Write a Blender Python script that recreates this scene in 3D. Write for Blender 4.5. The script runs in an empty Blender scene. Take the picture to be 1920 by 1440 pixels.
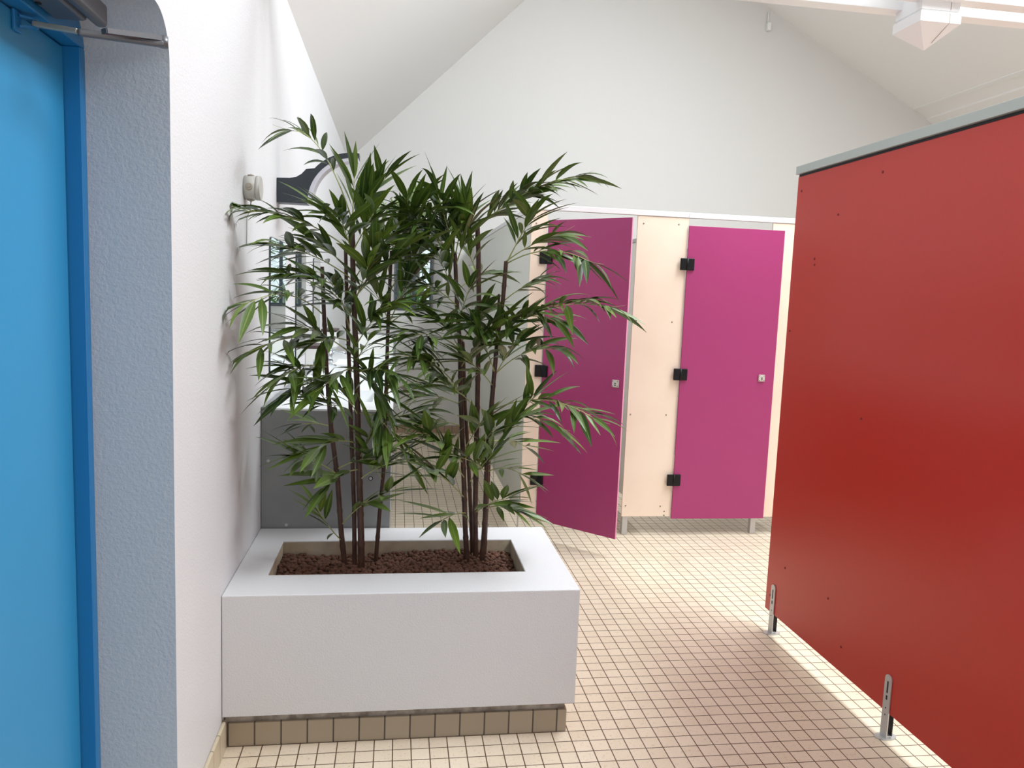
import bpy, bmesh, math, random
from mathutils import Vector, Matrix
random.seed(7)
PI = math.pi
scene = bpy.context.scene
COL = scene.collection

# ------------------------------------------------------------------ camera
FPX = 1449.4                                   # focal length in pixels of a 1920 px wide frame
PITCH, ROLL, YAW = math.radians(-6.491), math.radians(2.217), math.radians(8.584)
CAM = Vector((0, 0, 1.5))
fwd = Vector((math.sin(YAW)*math.cos(PITCH), math.cos(YAW)*math.cos(PITCH), math.sin(PITCH)))
rgt = Vector((math.cos(YAW), -math.sin(YAW), 0))
upv = rgt.cross(fwd)
R2 = math.cos(ROLL)*rgt + math.sin(ROLL)*upv
U2 = -math.sin(ROLL)*rgt + math.cos(ROLL)*upv
cd = bpy.data.cameras.new('camera')
cd.sensor_fit = 'HORIZONTAL'
cd.sensor_width = 36.0
cd.lens = 36.0*FPX/1920.0
cd.clip_start = 0.05
cam = bpy.data.objects.new('camera', cd)
COL.objects.link(cam)
cam.matrix_world = Matrix((
    (R2.x, U2.x, -fwd.x, CAM.x),
    (R2.y, U2.y, -fwd.y, CAM.y),
    (R2.z, U2.z, -fwd.z, CAM.z),
    (0, 0, 0, 1)))
scene.camera = cam

def at(px, py, Y):
    """point of the place seen at photo pixel (px, py) at depth Y"""
    d = fwd + (px-960)/FPX*R2 - (py-720)/FPX*U2
    return CAM + d*(Y/d.y)

def at_x(px, py, X):
    """point of the place seen at photo pixel (px, py) on the vertical plane x = X"""
    d = fwd + (px-960)/FPX*R2 - (py-720)/FPX*U2
    return CAM + d*(X/d.x)

# ------------------------------------------------------------------ world, lights, exposure
scene.view_settings.view_transform = 'Standard'
scene.view_settings.look = 'None'
scene.view_settings.gamma = 1.0
scene.view_settings.use_curve_mapping = False
scene.view_settings.exposure = 0.0
w = bpy.data.worlds.new('sky'); scene.world = w; w.use_nodes = True
bg = w.node_tree.nodes['Background']
bg.inputs[0].default_value = (0.86, 0.93, 1.0, 1)
bg.inputs[1].default_value = 1.15

XL, YB = -0.533, 8.26                          # left wall plane, back gable wall plane
XRW, YFW = 6.6, -2.6                           # right wall, wall behind the camera
RX, RZ = 2.24, 5.517                           # ridge
EZL, EZR = 2.811, 3.30                         # eaves
SL = (RZ-EZL)/(RX-XL); SR = (RZ-EZR)/(XRW-RX)
def zl(x): return EZL + SL*(x-XL)
def zr(x): return RZ - SR*(x-RX)

def area(name, loc, size_x, size_y, power, color, direction):
    l = bpy.data.lights.new(name, 'AREA'); l.shape = 'RECTANGLE'
    l.size, l.size_y, l.energy, l.color = size_y, size_x, power, color
    o = bpy.data.objects.new(name, l); COL.objects.link(o)
    o.location = loc
    o.rotation_euler = Vector(direction).to_track_quat('-Z', 'X').to_euler()
    return o
SKY_Y0, SKY_Y1 = 0.5, 5.1                      # roof windows either side of the ridge
LX0, LX1 = 1.15, 2.0
RX0, RX1 = 2.6, 3.7
nl = Vector((SL, 0, -1)).normalized(); nr = Vector((-SR, 0, -1)).normalized()
WARM = (0.89, 0.955, 1.0)
area('daylight_skylight_left', ((LX0+LX1)/2, (SKY_Y0+SKY_Y1)/2, zl((LX0+LX1)/2)+0.05), SKY_Y1-SKY_Y0, 1.1, 45, WARM, nl)
area('daylight_skylight_right', ((RX0+RX1)/2, (SKY_Y0+SKY_Y1)/2, zr((RX0+RX1)/2)+0.05), SKY_Y1-SKY_Y0, 1.15, 400, WARM, nr)
area('daylight_window_right', (XRW-0.05, 1.6, 1.2), 4.4, 1.3, 26, WARM, (-1, 0, 0))
area('daylight_window_front', (1.2, YFW+0.05, 1.6), 2.2, 1.2, 10, (0.86, 0.93, 1.0), (0, 1, 0))

# ------------------------------------------------------------------ materials
def lin(c):
    return tuple(((v/255)/12.92 if v/255 <= 0.04045 else ((v/255+0.055)/1.055)**2.4) for v in c) + (1.0,)

def mat(name, rgb, rough=0.5, metal=0.0, bump=None, spec=0.5, coat=0.0, var=None, emit=None, trans=0.0):
    m = bpy.data.materials.new(name); m.use_nodes = True
    nt = m.node_tree; b = nt.nodes['Principled BSDF']
    b.inputs['Base Color'].default_value = lin(rgb)
    b.inputs['Roughness'].default_value = rough
    b.inputs['Metallic'].default_value = metal
    b.inputs['Specular IOR Level'].default_value = spec
    b.inputs['Coat Weight'].default_value = coat
    b.inputs['Transmission Weight'].default_value = trans
    tc = nt.nodes.new('ShaderNodeTexCoord')
    if bump:
        n = nt.nodes.new('ShaderNodeTexNoise'); n.inputs['Scale'].default_value = bump[0]
        n.inputs['Detail'].default_value = 4; n.inputs['Roughness'].default_value = 0.55
        nt.links.new(tc.outputs['Object'], n.inputs['Vector'])
        bp = nt.nodes.new('ShaderNodeBump'); bp.inputs['Strength'].default_value = bump[1]
        bp.inputs['Distance'].default_value = bump[2]
        nt.links.new(n.outputs['Fac'], bp.inputs['Height'])
        nt.links.new(bp.outputs['Normal'], b.inputs['Normal'])
    if var:                                     # (second colour, scale, amount): uneven paint, dust, wear
        n = nt.nodes.new('ShaderNodeTexNoise'); n.inputs['Scale'].default_value = var[1]
        n.inputs['Detail'].default_value = 5
        nt.links.new(tc.outputs['Object'], n.inputs['Vector'])
        mx = nt.nodes.new('ShaderNodeMix'); mx.data_type = 'RGBA'
        mr = nt.nodes.new('ShaderNodeMapRange')
        mr.inputs['From Min'].default_value = 0.42; mr.inputs['From Max'].default_value = 0.7
        mr.inputs['To Max'].default_value = var[2]
        nt.links.new(n.outputs['Fac'], mr.inputs['Value'])
        nt.links.new(mr.outputs['Result'], mx.inputs['Factor'])
        mx.inputs[6].default_value = lin(rgb); mx.inputs[7].default_value = lin(var[0])
        nt.links.new(mx.outputs[2], b.inputs['Base Color'])
    if emit:
        b.inputs['Emission Color'].default_value = lin(emit[0]); b.inputs['Emission Strength'].default_value = emit[1]
    return m

def tile_mat(name, rgb, rgb2, grout, pw, ph, mortar, off, axes='XY', rough=0.4, specks=True):
    m = bpy.data.materials.new(name); m.use_nodes = True
    nt = m.node_tree; b = nt.nodes['Principled BSDF']
    tc = nt.nodes.new('ShaderNodeTexCoord')
    sp = nt.nodes.new('ShaderNodeSeparateXYZ'); cb = nt.nodes.new('ShaderNodeCombineXYZ')
    nt.links.new(tc.outputs['Object'], sp.inputs[0])
    for k, a in enumerate(axes):
        ad = nt.nodes.new('ShaderNodeMath'); ad.operation = 'SUBTRACT'; ad.inputs[1].default_value = off[k]
        nt.links.new(sp.outputs[a], ad.inputs[0]); nt.links.new(ad.outputs[0], cb.inputs[k])
    br = nt.nodes.new('ShaderNodeTexBrick')
    br.offset = 0.0; br.squash = 1.0
    br.inputs['Scale'].default_value = 1.0
    br.inputs['Brick Width'].default_value = pw; br.inputs['Row Height'].default_value = ph
    br.inputs['Mortar Size'].default_value = mortar; br.inputs['Mortar Smooth'].default_value = 0.25
    br.inputs['Bias'].default_value = 0.0
    br.inputs['Color1'].default_value = lin(rgb); br.inputs['Color2'].default_value = lin(rgb2)
    br.inputs['Mortar'].default_value = lin(grout)
    nt.links.new(cb.outputs[0], br.inputs['Vector'])
    out = br.outputs['Color']
    if specks:
        n = nt.nodes.new('ShaderNodeTexNoise'); n.inputs['Scale'].default_value = 140; n.inputs['Detail'].default_value = 3
        nt.links.new(tc.outputs['Object'], n.inputs['Vector'])
        mr = nt.nodes.new('ShaderNodeMapRange'); mr.inputs['From Min'].default_value = 0.6; mr.inputs['From Max'].default_value = 0.72
        mr.inputs['To Max'].default_value = 0.35
        nt.links.new(n.outputs['Fac'], mr.inputs['Value'])
        mx = nt.nodes.new('ShaderNodeMix'); mx.data_type = 'RGBA'; mx.blend_type = 'MULTIPLY'
        nt.links.new(mr.outputs['Result'], mx.inputs['Factor']); nt.links.new(out, mx.inputs[6])
        mx.inputs[7].default_value = (0.55, 0.48, 0.4, 1)
        n2 = nt.nodes.new('ShaderNodeTexNoise'); n2.inputs['Scale'].default_value = 1.7; n2.inputs['Detail'].default_value = 4
        nt.links.new(tc.outputs['Object'], n2.inputs['Vector'])
        mr2 = nt.nodes.new('ShaderNodeMapRange'); mr2.inputs['From Min'].default_value = 0.5; mr2.inputs['From Max'].default_value = 0.75
        mr2.inputs['To Max'].default_value = 0.3
        nt.links.new(n2.outputs['Fac'], mr2.inputs['Value'])
        mx2 = nt.nodes.new('ShaderNodeMix'); mx2.data_type = 'RGBA'; mx2.blend_type = 'MULTIPLY'
        nt.links.new(mr2.outputs['Result'], mx2.inputs['Factor']); nt.links.new(mx.outputs[2], mx2.inputs[6])
        mx2.inputs[7].default_value = (0.8, 0.74, 0.66, 1)
        out = mx2.outputs[2]
        vo = nt.nodes.new('ShaderNodeTexVoronoi'); vo.feature = 'F1'; vo.inputs['Scale'].default_value = 62
        vo.inputs['Randomness'].default_value = 0.55
        nt.links.new(tc.outputs['Object'], vo.inputs['Vector'])
        ds = nt.nodes.new('ShaderNodeMath'); ds.operation = 'SUBTRACT'; ds.inputs[1].default_value = 0.30
        nt.links.new(vo.outputs['Distance'], ds.inputs[0])
        ab = nt.nodes.new('ShaderNodeMath'); ab.operation = 'ABSOLUTE'; nt.links.new(ds.outputs[0], ab.inputs[0])
        mr3 = nt.nodes.new('ShaderNodeMapRange'); mr3.inputs['From Min'].default_value = 0.02; mr3.inputs['From Max'].default_value = 0.10
        mr3.inputs['To Min'].default_value = 1.0; mr3.inputs['To Max'].default_value = 0.0
        nt.links.new(ab.outputs[0], mr3.inputs['Value'])
        mu = nt.nodes.new('ShaderNodeMath'); mu.operation = 'MULTIPLY'
        n3 = nt.nodes.new('ShaderNodeTexNoise'); n3.inputs['Scale'].default_value = 90; nt.links.new(tc.outputs['Object'], n3.inputs['Vector'])
        mr4 = nt.nodes.new('ShaderNodeMapRange'); mr4.inputs['From Min'].default_value = 0.5; mr4.inputs['From Max'].default_value = 0.62; mr4.inputs['To Max'].default_value = 0.42
        nt.links.new(n3.outputs['Fac'], mr4.inputs['Value'])
        nt.links.new(mr3.outputs['Result'], mu.inputs[0]); nt.links.new(mr4.outputs['Result'], mu.inputs[1])
        mx3 = nt.nodes.new('ShaderNodeMix'); mx3.data_type = 'RGBA'; mx3.blend_type = 'MULTIPLY'
        nt.links.new(mu.outputs[0], mx3.inputs['Factor']); nt.links.new(out, mx3.inputs[6]); mx3.inputs[7].default_value = (0.52, 0.45, 0.36, 1)
        out = mx3.outputs[2]
    nt.links.new(out, b.inputs['Base Color'])
    b.inputs['Roughness'].default_value = rough
    bp = nt.nodes.new('ShaderNodeBump'); bp.inputs['Strength'].default_value = 0.5; bp.inputs['Distance'].default_value = 0.0015
    bp.invert = True
    nt.links.new(br.outputs['Fac'], bp.inputs['Height']); nt.links.new(bp.outputs['Normal'], b.inputs['Normal'])
    return m

M = {}
M['stucco'] = mat('white_stucco', (216, 215, 216), 0.55, bump=(170, 0.35, 0.004))
M['gable'] = mat('white_gable_paint', (218, 216, 213), 0.6, bump=(60, 0.12, 0.004))
M['ceiling'] = mat('white_ceiling_paint', (240, 238, 236), 0.7)
M['reveal'] = mat('grey_blue_stucco', (196, 200, 205), 0.42, bump=(120, 0.5, 0.005))
M['floor'] = tile_mat('beige_floor_tiles', (230, 214, 191), (223, 206, 182), (94, 74, 56), 0.0605, 0.0610, 0.0021, (-0.4698, 3.0888), 'XY', 0.38)
M['skirt'] = tile_mat('taupe_skirting_tiles', (170, 156, 134), (163, 148, 126), (84, 76, 68), 0.0843, 0.5, 0.003, (-0.4846, -0.2), 'XZ', 0.35, False)
M['skirt_side'] = tile_mat('cream_skirting_tiles', (205, 192, 166), (200, 186, 160), (120, 105, 88), 0.0843, 0.5, 0.0022, (0.02, -0.2), 'YZ', 0.35, False)
M['skirt_back'] = tile_mat('brown_skirting_tiles', (172, 146, 122), (164, 139, 116), (96, 80, 66), 0.0843, 0.5, 0.0022, (0.02, -0.2), 'XZ', 0.35, False)
M['blue'] = mat('blue_door_paint', (50, 140, 188), 0.3, bump=(14, 0.03, 0.004))
M['blue_frame'] = mat('blue_frame_paint', (30, 122, 182), 0.35)
M['dark_gap'] = mat('dark_rubber_and_shade', (24, 24, 28), 0.6)  # rubber and holes, also the painted shade on the feet's rear flanges
M['closer'] = mat('grey_closer_metal', (110, 112, 116), 0.38, 0.5)
M['closer_light'] = mat('worn_closer_metal', (180, 176, 164), 0.4, 0.4)
M['red'] = mat('red_laminate', (190, 32, 12), 0.28, spec=0.65, bump=(300, 0.03, 0.001))
M['red_dark'] = mat('dark_red_screw', (120, 18, 12), 0.5)
M['magenta'] = mat('magenta_laminate', (164, 54, 110), 0.36, spec=0.5, bump=(350, 0.05, 0.001))
M['magenta_edge'] = mat('pale_pink_edge', (226, 150, 176), 0.5)
M['beige'] = mat('beige_laminate', (243, 224, 204), 0.4, var=((236, 212, 190), 3, 0.6))
M['pale'] = mat('pale_grey_laminate', (216, 216, 206), 0.4)
M['white_lam'] = mat('white_laminate', (232, 232, 228), 0.35)
M['alu'] = mat('satin_aluminium', (196, 196, 196), 0.35, 0.6)
M['galv'] = mat('galvanised_grey', (182, 188, 185), 0.45, 0.25)
M['rail_white'] = mat('white_rail', (226, 224, 224), 0.4)
M['black'] = mat('black_plastic', (10, 10, 12), 0.42, spec=0.3)
M['steel'] = mat('steel_plate', (214, 208, 200), 0.35, 0.35)
M['screw'] = mat('screw_metal', (150, 142, 132), 0.4, 0.5)
M['grey_lam'] = mat('grey_laminate', (136, 138, 138), 0.5, bump=(500, 0.08, 0.001), var=((146, 147, 146), 6, 0.7))
M['grey_edge'] = mat('grey_edge', (130, 132, 132), 0.45)
M['cap'] = mat('pale_cap', (190, 192, 192), 0.5)
M['top'] = mat('white_countertop', (240, 242, 243), 0.18, spec=0.5)
M['chrome'] = mat('chrome', (210, 214, 218), 0.12, 1.0)
M['mirror'] = mat('mirror_glass', (236, 242, 240), 0.01, 1.0)
M['mirror_edge'] = mat('mirror_edge', (44, 52, 54), 0.25)
M['char'] = mat('charcoal_metal', (42, 50, 58), 0.42)
M['opal'] = mat('opal_diffuser', (216, 216, 226), 0.3)
M['box_grey'] = mat('grey_box_plastic', (196, 193, 186), 0.4)
M['knock'] = mat('grey_grommet', (168, 158, 144), 0.5)
M['wood_white'] = mat('white_painted_wood', (240, 240, 240), 0.5, bump=(40, 0.15, 0.003))
M['clay'] = mat('brown_clay', (104, 70, 54), 0.9, bump=(220, 0.5, 0.003), var=((78, 50, 38), 30, 0.9))
M['trough'] = mat('raw_plaster', (196, 182, 158), 0.8, bump=(70, 0.3, 0.004), var=((168, 152, 128), 14, 0.8))
M['rough_plaster'] = mat('rough_plaster', (176, 166, 154), 0.8, bump=(60, 0.6, 0.006), var=((110, 100, 90), 22, 0.9))
M['cane'] = mat('brown_cane', (84, 58, 46), 0.45, bump=(60, 0.3, 0.002), var=((56, 34, 28), 25, 0.9))
M['twig'] = mat('pale_green_twig', (178, 182, 120), 0.5)
M['win_frame'] = mat('slate_window_frame', (58, 70, 80), 0.4)
M['bark'] = mat('tree_bark', (120, 108, 98), 0.9, bump=(25, 1.0, 0.02), var=((62, 54, 48), 22, 1.0))
M['grass'] = mat('ground_grass', (86, 116, 60), 0.9, var=((60, 84, 40), 8, 1.0))
M['out_leaf'] = mat('garden_leaf', (110, 158, 74), 0.5, var=((60, 104, 44), 6, 1.0))
M['brown_trim'] = mat('dark_brown_trim', (70, 54, 50), 0.45)
M['white_plastic'] = mat('white_plastic', (236, 236, 234), 0.35)

def glass_mat():
    m = bpy.data.materials.new('window_glass'); m.use_nodes = True
    nt = m.node_tree; nt.nodes.remove(nt.nodes['Principled BSDF'])
    t = nt.nodes.new('ShaderNodeBsdfTransparent'); t.inputs[0].default_value = (0.93, 0.97, 0.96, 1)
    g = nt.nodes.new('ShaderNodeBsdfGlossy'); g.inputs['Roughness'].default_value = 0.02
    mx = nt.nodes.new('ShaderNodeMixShader'); fr = nt.nodes.new('ShaderNodeFresnel'); fr.inputs[0].default_value = 1.5
    nt.links.new(fr.outputs[0], mx.inputs[0]); nt.links.new(t.outputs[0], mx.inputs[1]); nt.links.new(g.outputs[0], mx.inputs[2])
    nt.links.new(mx.outputs[0], nt.nodes['Material Output'].inputs[0])
    return m
M['glass'] = glass_mat()

def leaf_mat(name, dark, light, rib, rough):
    m = bpy.data.materials.new(name); m.use_nodes = True
    nt = m.node_tree; b = nt.nodes['Principled BSDF']
    at_ = nt.nodes.new('ShaderNodeAttribute'); at_.attribute_name = 'tint'
    uv = nt.nodes.new('ShaderNodeUVMap'); sp = nt.nodes.new('ShaderNodeSeparateXYZ')
    nt.links.new(uv.outputs[0], sp.inputs[0])
    mx = nt.nodes.new('ShaderNodeMix'); mx.data_type = 'RGBA'
    mx.inputs[6].default_value = lin(dark); mx.inputs[7].default_value = lin(light)
    nt.links.new(at_.outputs['Fac'], mx.inputs['Factor'])
    d = nt.nodes.new('ShaderNodeMath'); d.operation = 'SUBTRACT'; d.inputs[1].default_value = 0.5
    nt.links.new(sp.outputs[0], d.inputs[0])
    a = nt.nodes.new('ShaderNodeMath'); a.operation = 'ABSOLUTE'; nt.links.new(d.outputs[0], a.inputs[0])
    mr = nt.nodes.new('ShaderNodeMapRange'); mr.inputs['From Min'].default_value = 0.02; mr.inputs['From Max'].default_value = 0.09
    mr.inputs['To Min'].default_value = 0.6; mr.inputs['To Max'].default_value = 0.0
    nt.links.new(a.outputs[0], mr.inputs['Value'])
    m2 = nt.nodes.new('ShaderNodeMix'); m2.data_type = 'RGBA'
    nt.links.new(mr.outputs['Result'], m2.inputs['Factor']); nt.links.new(mx.outputs[2], m2.inputs[6])
    m2.inputs[7].default_value = lin(rib)
    nt.links.new(m2.outputs[2], b.inputs['Base Color'])
    b.inputs['Roughness'].default_value = rough
    b.inputs['Specular IOR Level'].default_value = 0.45
    return m
M['leaf'] = leaf_mat('bamboo_leaf', (40, 66, 34), (104, 130, 44), (140, 156, 84), 0.34)

# ------------------------------------------------------------------ mesh helpers
def tag(o, label=None, cat=None, group=None, kind=None):
    if label: o['label'] = label
    if cat: o['category'] = cat
    if group: o['group'] = group
    if kind: o['kind'] = kind
    return o

def thing(name, loc, label, cat, group=None, rz=0.0):
    o = bpy.data.objects.new(name, None); COL.objects.link(o)
    o.empty_display_size = 0.1
    o.location = loc; o.rotation_euler = (0, 0, rz)
    return tag(o, label, cat, group)

def link(name, bm, mats, parent=None, smooth=False):
    me = bpy.data.meshes.new(name)
    bm.normal_update(); bm.to_mesh(me); bm.free()
    if not isinstance(mats, (list, tuple)): mats = [mats]
    for m in mats: me.materials.append(m)
    if smooth:
        for p in me.polygons: p.use_smooth = True
    o = bpy.data.objects.new(name, me); COL.objects.link(o)
    if parent:
        o.parent = parent
        # meshes are written in world coordinates: bring them into the parent's frame
        inv = world_of(parent).inverted()
        me.transform(inv)
    return o

def world_of(o):
    m = Matrix.LocRotScale(o.location, o.rotation_euler, o.scale)
    return world_of(o.parent) @ m if o.parent else m

def box(bm, x0, x1, y0, y1, z0, z1, bevel=0.0, mi=0, seg=2, rot=None):
    r = bmesh.ops.create_cube(bm, size=1.0)
    vs = r['verts']
    for v in vs:
        v.co = Vector(((x0+x1)/2 + v.co.x*(x1-x0), (y0+y1)/2 + v.co.y*(y1-y0), (z0+z1)/2 + v.co.z*(z1-z0)))
    fs = list({f for v in vs for f in v.link_faces})
    if rot is not None:
        for v in vs: v.co = rot @ v.co
    for f in fs: f.material_index = mi
    if bevel > 0:
        es = list({e for v in vs for e in v.link_edges})
        rb = bmesh.ops.bevel(bm, geom=es, offset=bevel, segments=seg, affect='EDGES', profile=0.5)
        for f in rb['faces']: f.material_index = mi
    return vs

def cyl(bm, p0, p1, r0, r1=None, seg=20, caps=True, mi=0):
    p0, p1 = Vector(p0), Vector(p1)
    if r1 is None: r1 = r0
    d = p1-p0
    q = d.to_track_quat('Z', 'Y')
    a, b = [], []
    for i in range(seg):
        t = 2*PI*i/seg
        c = q @ Vector((math.cos(t), math.sin(t), 0))
        a.append(bm.verts.new(p0+c*r0)); b.append(bm.verts.new(p1+c*r1))
    for i in range(seg):
        f = bm.faces.new((a[i], a[(i+1) % seg], b[(i+1) % seg], b[i])); f.material_index = mi; f.smooth = True
    if caps:
        f = bm.faces.new(a[::-1]); f.material_index = mi
        f = bm.faces.new(b); f.material_index = mi

def tube(bm, pts, rad, seg=8, mi=0, caps=True):
    pts = [Vector(p) for p in pts]
    if not isinstance(rad, (list, tuple)): rad = [rad]*len(pts)
    rings = []
    ref = None
    for i, p in enumerate(pts):
        t = (pts[min(i+1, len(pts)-1)] - pts[max(i-1, 0)]).normalized()
        if ref is None:
            ref = t.orthogonal().normalized()
        ref = (ref - t*ref.dot(t)).normalized()
        b = t.cross(ref)
        rings.append([bm.verts.new(p + (ref*math.cos(2*PI*k/seg) + b*math.sin(2*PI*k/seg))*rad[i]) for k in range(seg)])
    for i in range(len(rings)-1):
        for k in range(seg):
            f = bm.faces.new((rings[i][k], rings[i][(k+1) % seg], rings[i+1][(k+1) % seg], rings[i+1][k]))
            f.material_index = mi; f.smooth = True
    if caps:
        bm.faces.new(rings[0][::-1]).material_index = mi
        bm.faces.new(rings[-1]).material_index = mi

def prism(bm, pts, ext, mi=0):
    """closed polygon (3D points) extruded by vector ext"""
    ext = Vector(ext)
    a = [bm.verts.new(Vector(p)) for p in pts]; b = [bm.verts.new(Vector(p)+ext) for p in pts]
    n = len(a)
    fs = [bm.faces.new(a[::-1]), bm.faces.new(b)]
    for i in range(n): fs.append(bm.faces.new((a[i], a[(i+1) % n], b[(i+1) % n], b[i])))
    for f in fs: f.material_index = mi
    return fs

def fix(bm): bmesh.ops.recalc_face_normals(bm, faces=bm.faces[:])

def bmx(): return bmesh.new()

# ================================================================== SETTING
def struct(name, bm, m, parent=None):
    fix(bm)
    o = link(name, bm, m, parent)
    if not parent: o['kind'] = 'structure'
    return o

# floor
bm = bmx(); box(bm, XL-0.35, XRW+0.3, YFW-0.3, YB+0.25, -0.12, 0.0)
struct('floor', bm, M['floor'])

# left wall with the recessed doorway (rounded upper corners)
DY0, DY1, DZ, DR = 0.93, 1.955, 2.105, 0.10     # doorway
WX = -0.72
bm = bmx()
arc1 = [(DY1-DR+DR*math.cos(t), DZ-DR+DR*math.sin(t)) for t in [PI/2*k/8 for k in range(9)]]
arc0 = [(DY0+DR-DR*math.cos(t), DZ-DR+DR*math.sin(t)) for t in [PI/2*k/8 for k in range(8, -1, -1)]]
outline = [(DY1, 0.0)] + arc1 + arc0 + [(DY0, 0.0), (YFW-0.2, 0.0), (YFW-0.2, 3.0), (YB+0.2, 3.0), (YB+0.2, 0.0)]
nb = 1+len(arc1)+len(arc0)
for X in (XL, WX):                              # the two faces, in pieces around the doorway
    v = lambda y, z: bm.verts.new((X, y, z))
    bm.faces.new((v(YFW-0.2, 0), v(DY0, 0), v(DY0, DZ), v(YFW-0.2, DZ)))
    bm.faces.new((v(DY1, 0), v(YB+0.2, 0), v(YB+0.2, DZ), v(DY1, DZ)))
    bm.faces.new((v(YFW-0.2, DZ), v(YB+0.2, DZ), v(YB+0.2, 3.0), v(YFW-0.2, 3.0)))
    for arc, cy in ((arc1, DY1), (arc0, DY0)):
        for i in range(len(arc)-1):
            bm.faces.new((v(cy, DZ), v(*arc[i]), v(*arc[i+1])))
for i in range(len(outline)):
    (y0_, z0_), (y1_, z1_) = outline[i], outline[(i+1) % len(outline)]
    f = bm.faces.new([bm.verts.new(c) for c in ((XL, y0_, z0_), (WX, y0_, z0_), (WX, y1_, z1_), (XL, y1_, z1_))])
    f.material_index = 1 if i <= nb-1 else 0
bmesh.ops.remove_doubles(bm, verts=bm.verts[:], dist=1e-5)
struct('wall_left', bm, [M['stucco'], M['reveal']])

# back gable wall with window opening, splayed reveal
WX0, WX1, WZ0, WZ1 = -0.03, 0.356, 1.312, 2.16   # pane opening at the outer side
OX0, OX1, OZ0, OZ1 = -0.13, 0.463, 1.232, 2.26   # opening on the room side
TH = 0.22
bm = bmx()
def quadxz(pts, y):
    return bm.faces.new([bm.verts.new((px_, y, pz_)) for px_, pz_ in pts])
XA, XB = XL-0.3, XRW+0.3
quadxz([(XA, 0), (XB, 0), (XB, OZ0), (XA, OZ0)], YB)
quadxz([(XA, OZ0), (OX0, OZ0), (OX0, OZ1), (XA, OZ1)], YB)
quadxz([(OX1, OZ0), (XB, OZ0), (XB, OZ1), (OX1, OZ1)], YB)
quadxz([(XA, OZ1), (XB, OZ1), (XB, zr(XB)+0.1), (RX, RZ+0.1), (XA, zl(XA)+0.1)], YB)
inner = [(OX0, OZ0), (OX1, OZ0), (OX1, OZ1), (OX0, OZ1)]
outer = [(WX0, WZ0), (WX1, WZ0), (WX1, WZ1), (WX0, WZ1)]
for i in range(4):
    j = (i+1) % 4
    bm.faces.new([bm.verts.new(v) for v in ((inner[i][0], YB, inner[i][1]), (inner[j][0], YB, inner[j][1]),
                                            (outer[j][0], YB+TH, outer[j][1]), (outer[i][0], YB+TH, outer[i][1]))])
quadxz([(XA, 0), (XB, 0), (XB, WZ0), (XA, WZ0)], YB+TH)
quadxz([(XA, WZ0), (WX0, WZ0), (WX0, WZ1), (XA, WZ1)], YB+TH)
quadxz([(WX1, WZ0), (XB, WZ0), (XB, WZ1), (WX1, WZ1)], YB+TH)
quadxz([(XA, WZ1), (XB, WZ1), (XB, zr(XB)+0.1), (RX, RZ+0.1), (XA, zl(XA)+0.1)], YB+TH)
bmesh.ops.remove_doubles(bm, verts=bm.verts[:], dist=1e-5)
struct('wall_back', bm, M['gable'])

# right wall and the wall behind the camera (with a wide window)
bm = bmx(); box(bm, XRW, XRW+0.2, YFW-0.2, YB, 0, 3.35)
struct('wall_right', bm, M['stucco'])
bm = bmx()
FW0, FW1, FZ0, FZ1 = 0.1, 2.3, 1.0, 2.2
box(bm, XL-0.2, XRW+0.2, YFW-0.2, YFW, 0, FZ0); box(bm, XL-0.2, FW0, YFW-0.2, YFW, FZ0, FZ1)
box(bm, FW1, XRW+0.2, YFW-0.2, YFW, FZ0, FZ1)
prism(bm, [(XL-0.2, YFW-0.2, FZ1), (XRW+0.2, YFW-0.2, FZ1), (XRW+0.2, YFW-0.2, zr(XRW+0.2)+0.1), (RX, YFW-0.2, RZ+0.1), (XL-0.2, YFW-0.2, zl(XL-0.2)+0.1)], (0, 0.2, 0))
struct('wall_front', bm, M['stucco'])

# ceiling: two slopes with openings for the roof windows
bm = bmx()
def slope(zf, xa, xb, h0, h1):
    ys = [YFW-0.2, SKY_Y0, SKY_Y1, YB+0.2]; xs = [xa, h0, h1, xb]
    for i in range(3):
        for j in range(3):
            if i == 1 and j == 1: continue
            prism(bm, [(xs[i], ys[j], zf(xs[i])), (xs[i+1], ys[j], zf(xs[i+1])), (xs[i+1], ys[j+1], zf(xs[i+1])), (xs[i], ys[j+1], zf(xs[i]))], (0, 0, 0.14))
slope(zl, XL-0.25, RX, LX0, LX1)
slope(zr, RX, XRW+0.25, RX0, RX1)
struct('ceiling', bm, M['ceiling'])
for k, (zf, a0, a1) in enumerate(((zl, LX0, LX1), (zr, RX0, RX1))):
    bm = bmx()
    for (xa, xb, ya, yb) in ((a0-0.04, a0, SKY_Y0, SKY_Y1), (a1, a1+0.04, SKY_Y0, SKY_Y1), (a0, a1, SKY_Y0-0.04, SKY_Y0), (a0, a1, SKY_Y1, SKY_Y1+0.04)):
        prism(bm, [(xa, ya, zf(xa)-0.01), (xb, ya, zf(xb)-0.01), (xb, yb, zf(xb)-0.01), (xa, yb, zf(xa)-0.01)], (0, 0, 0.2))
    struct('window_%d' % (k+2), bm, M['win_frame'])

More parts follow.
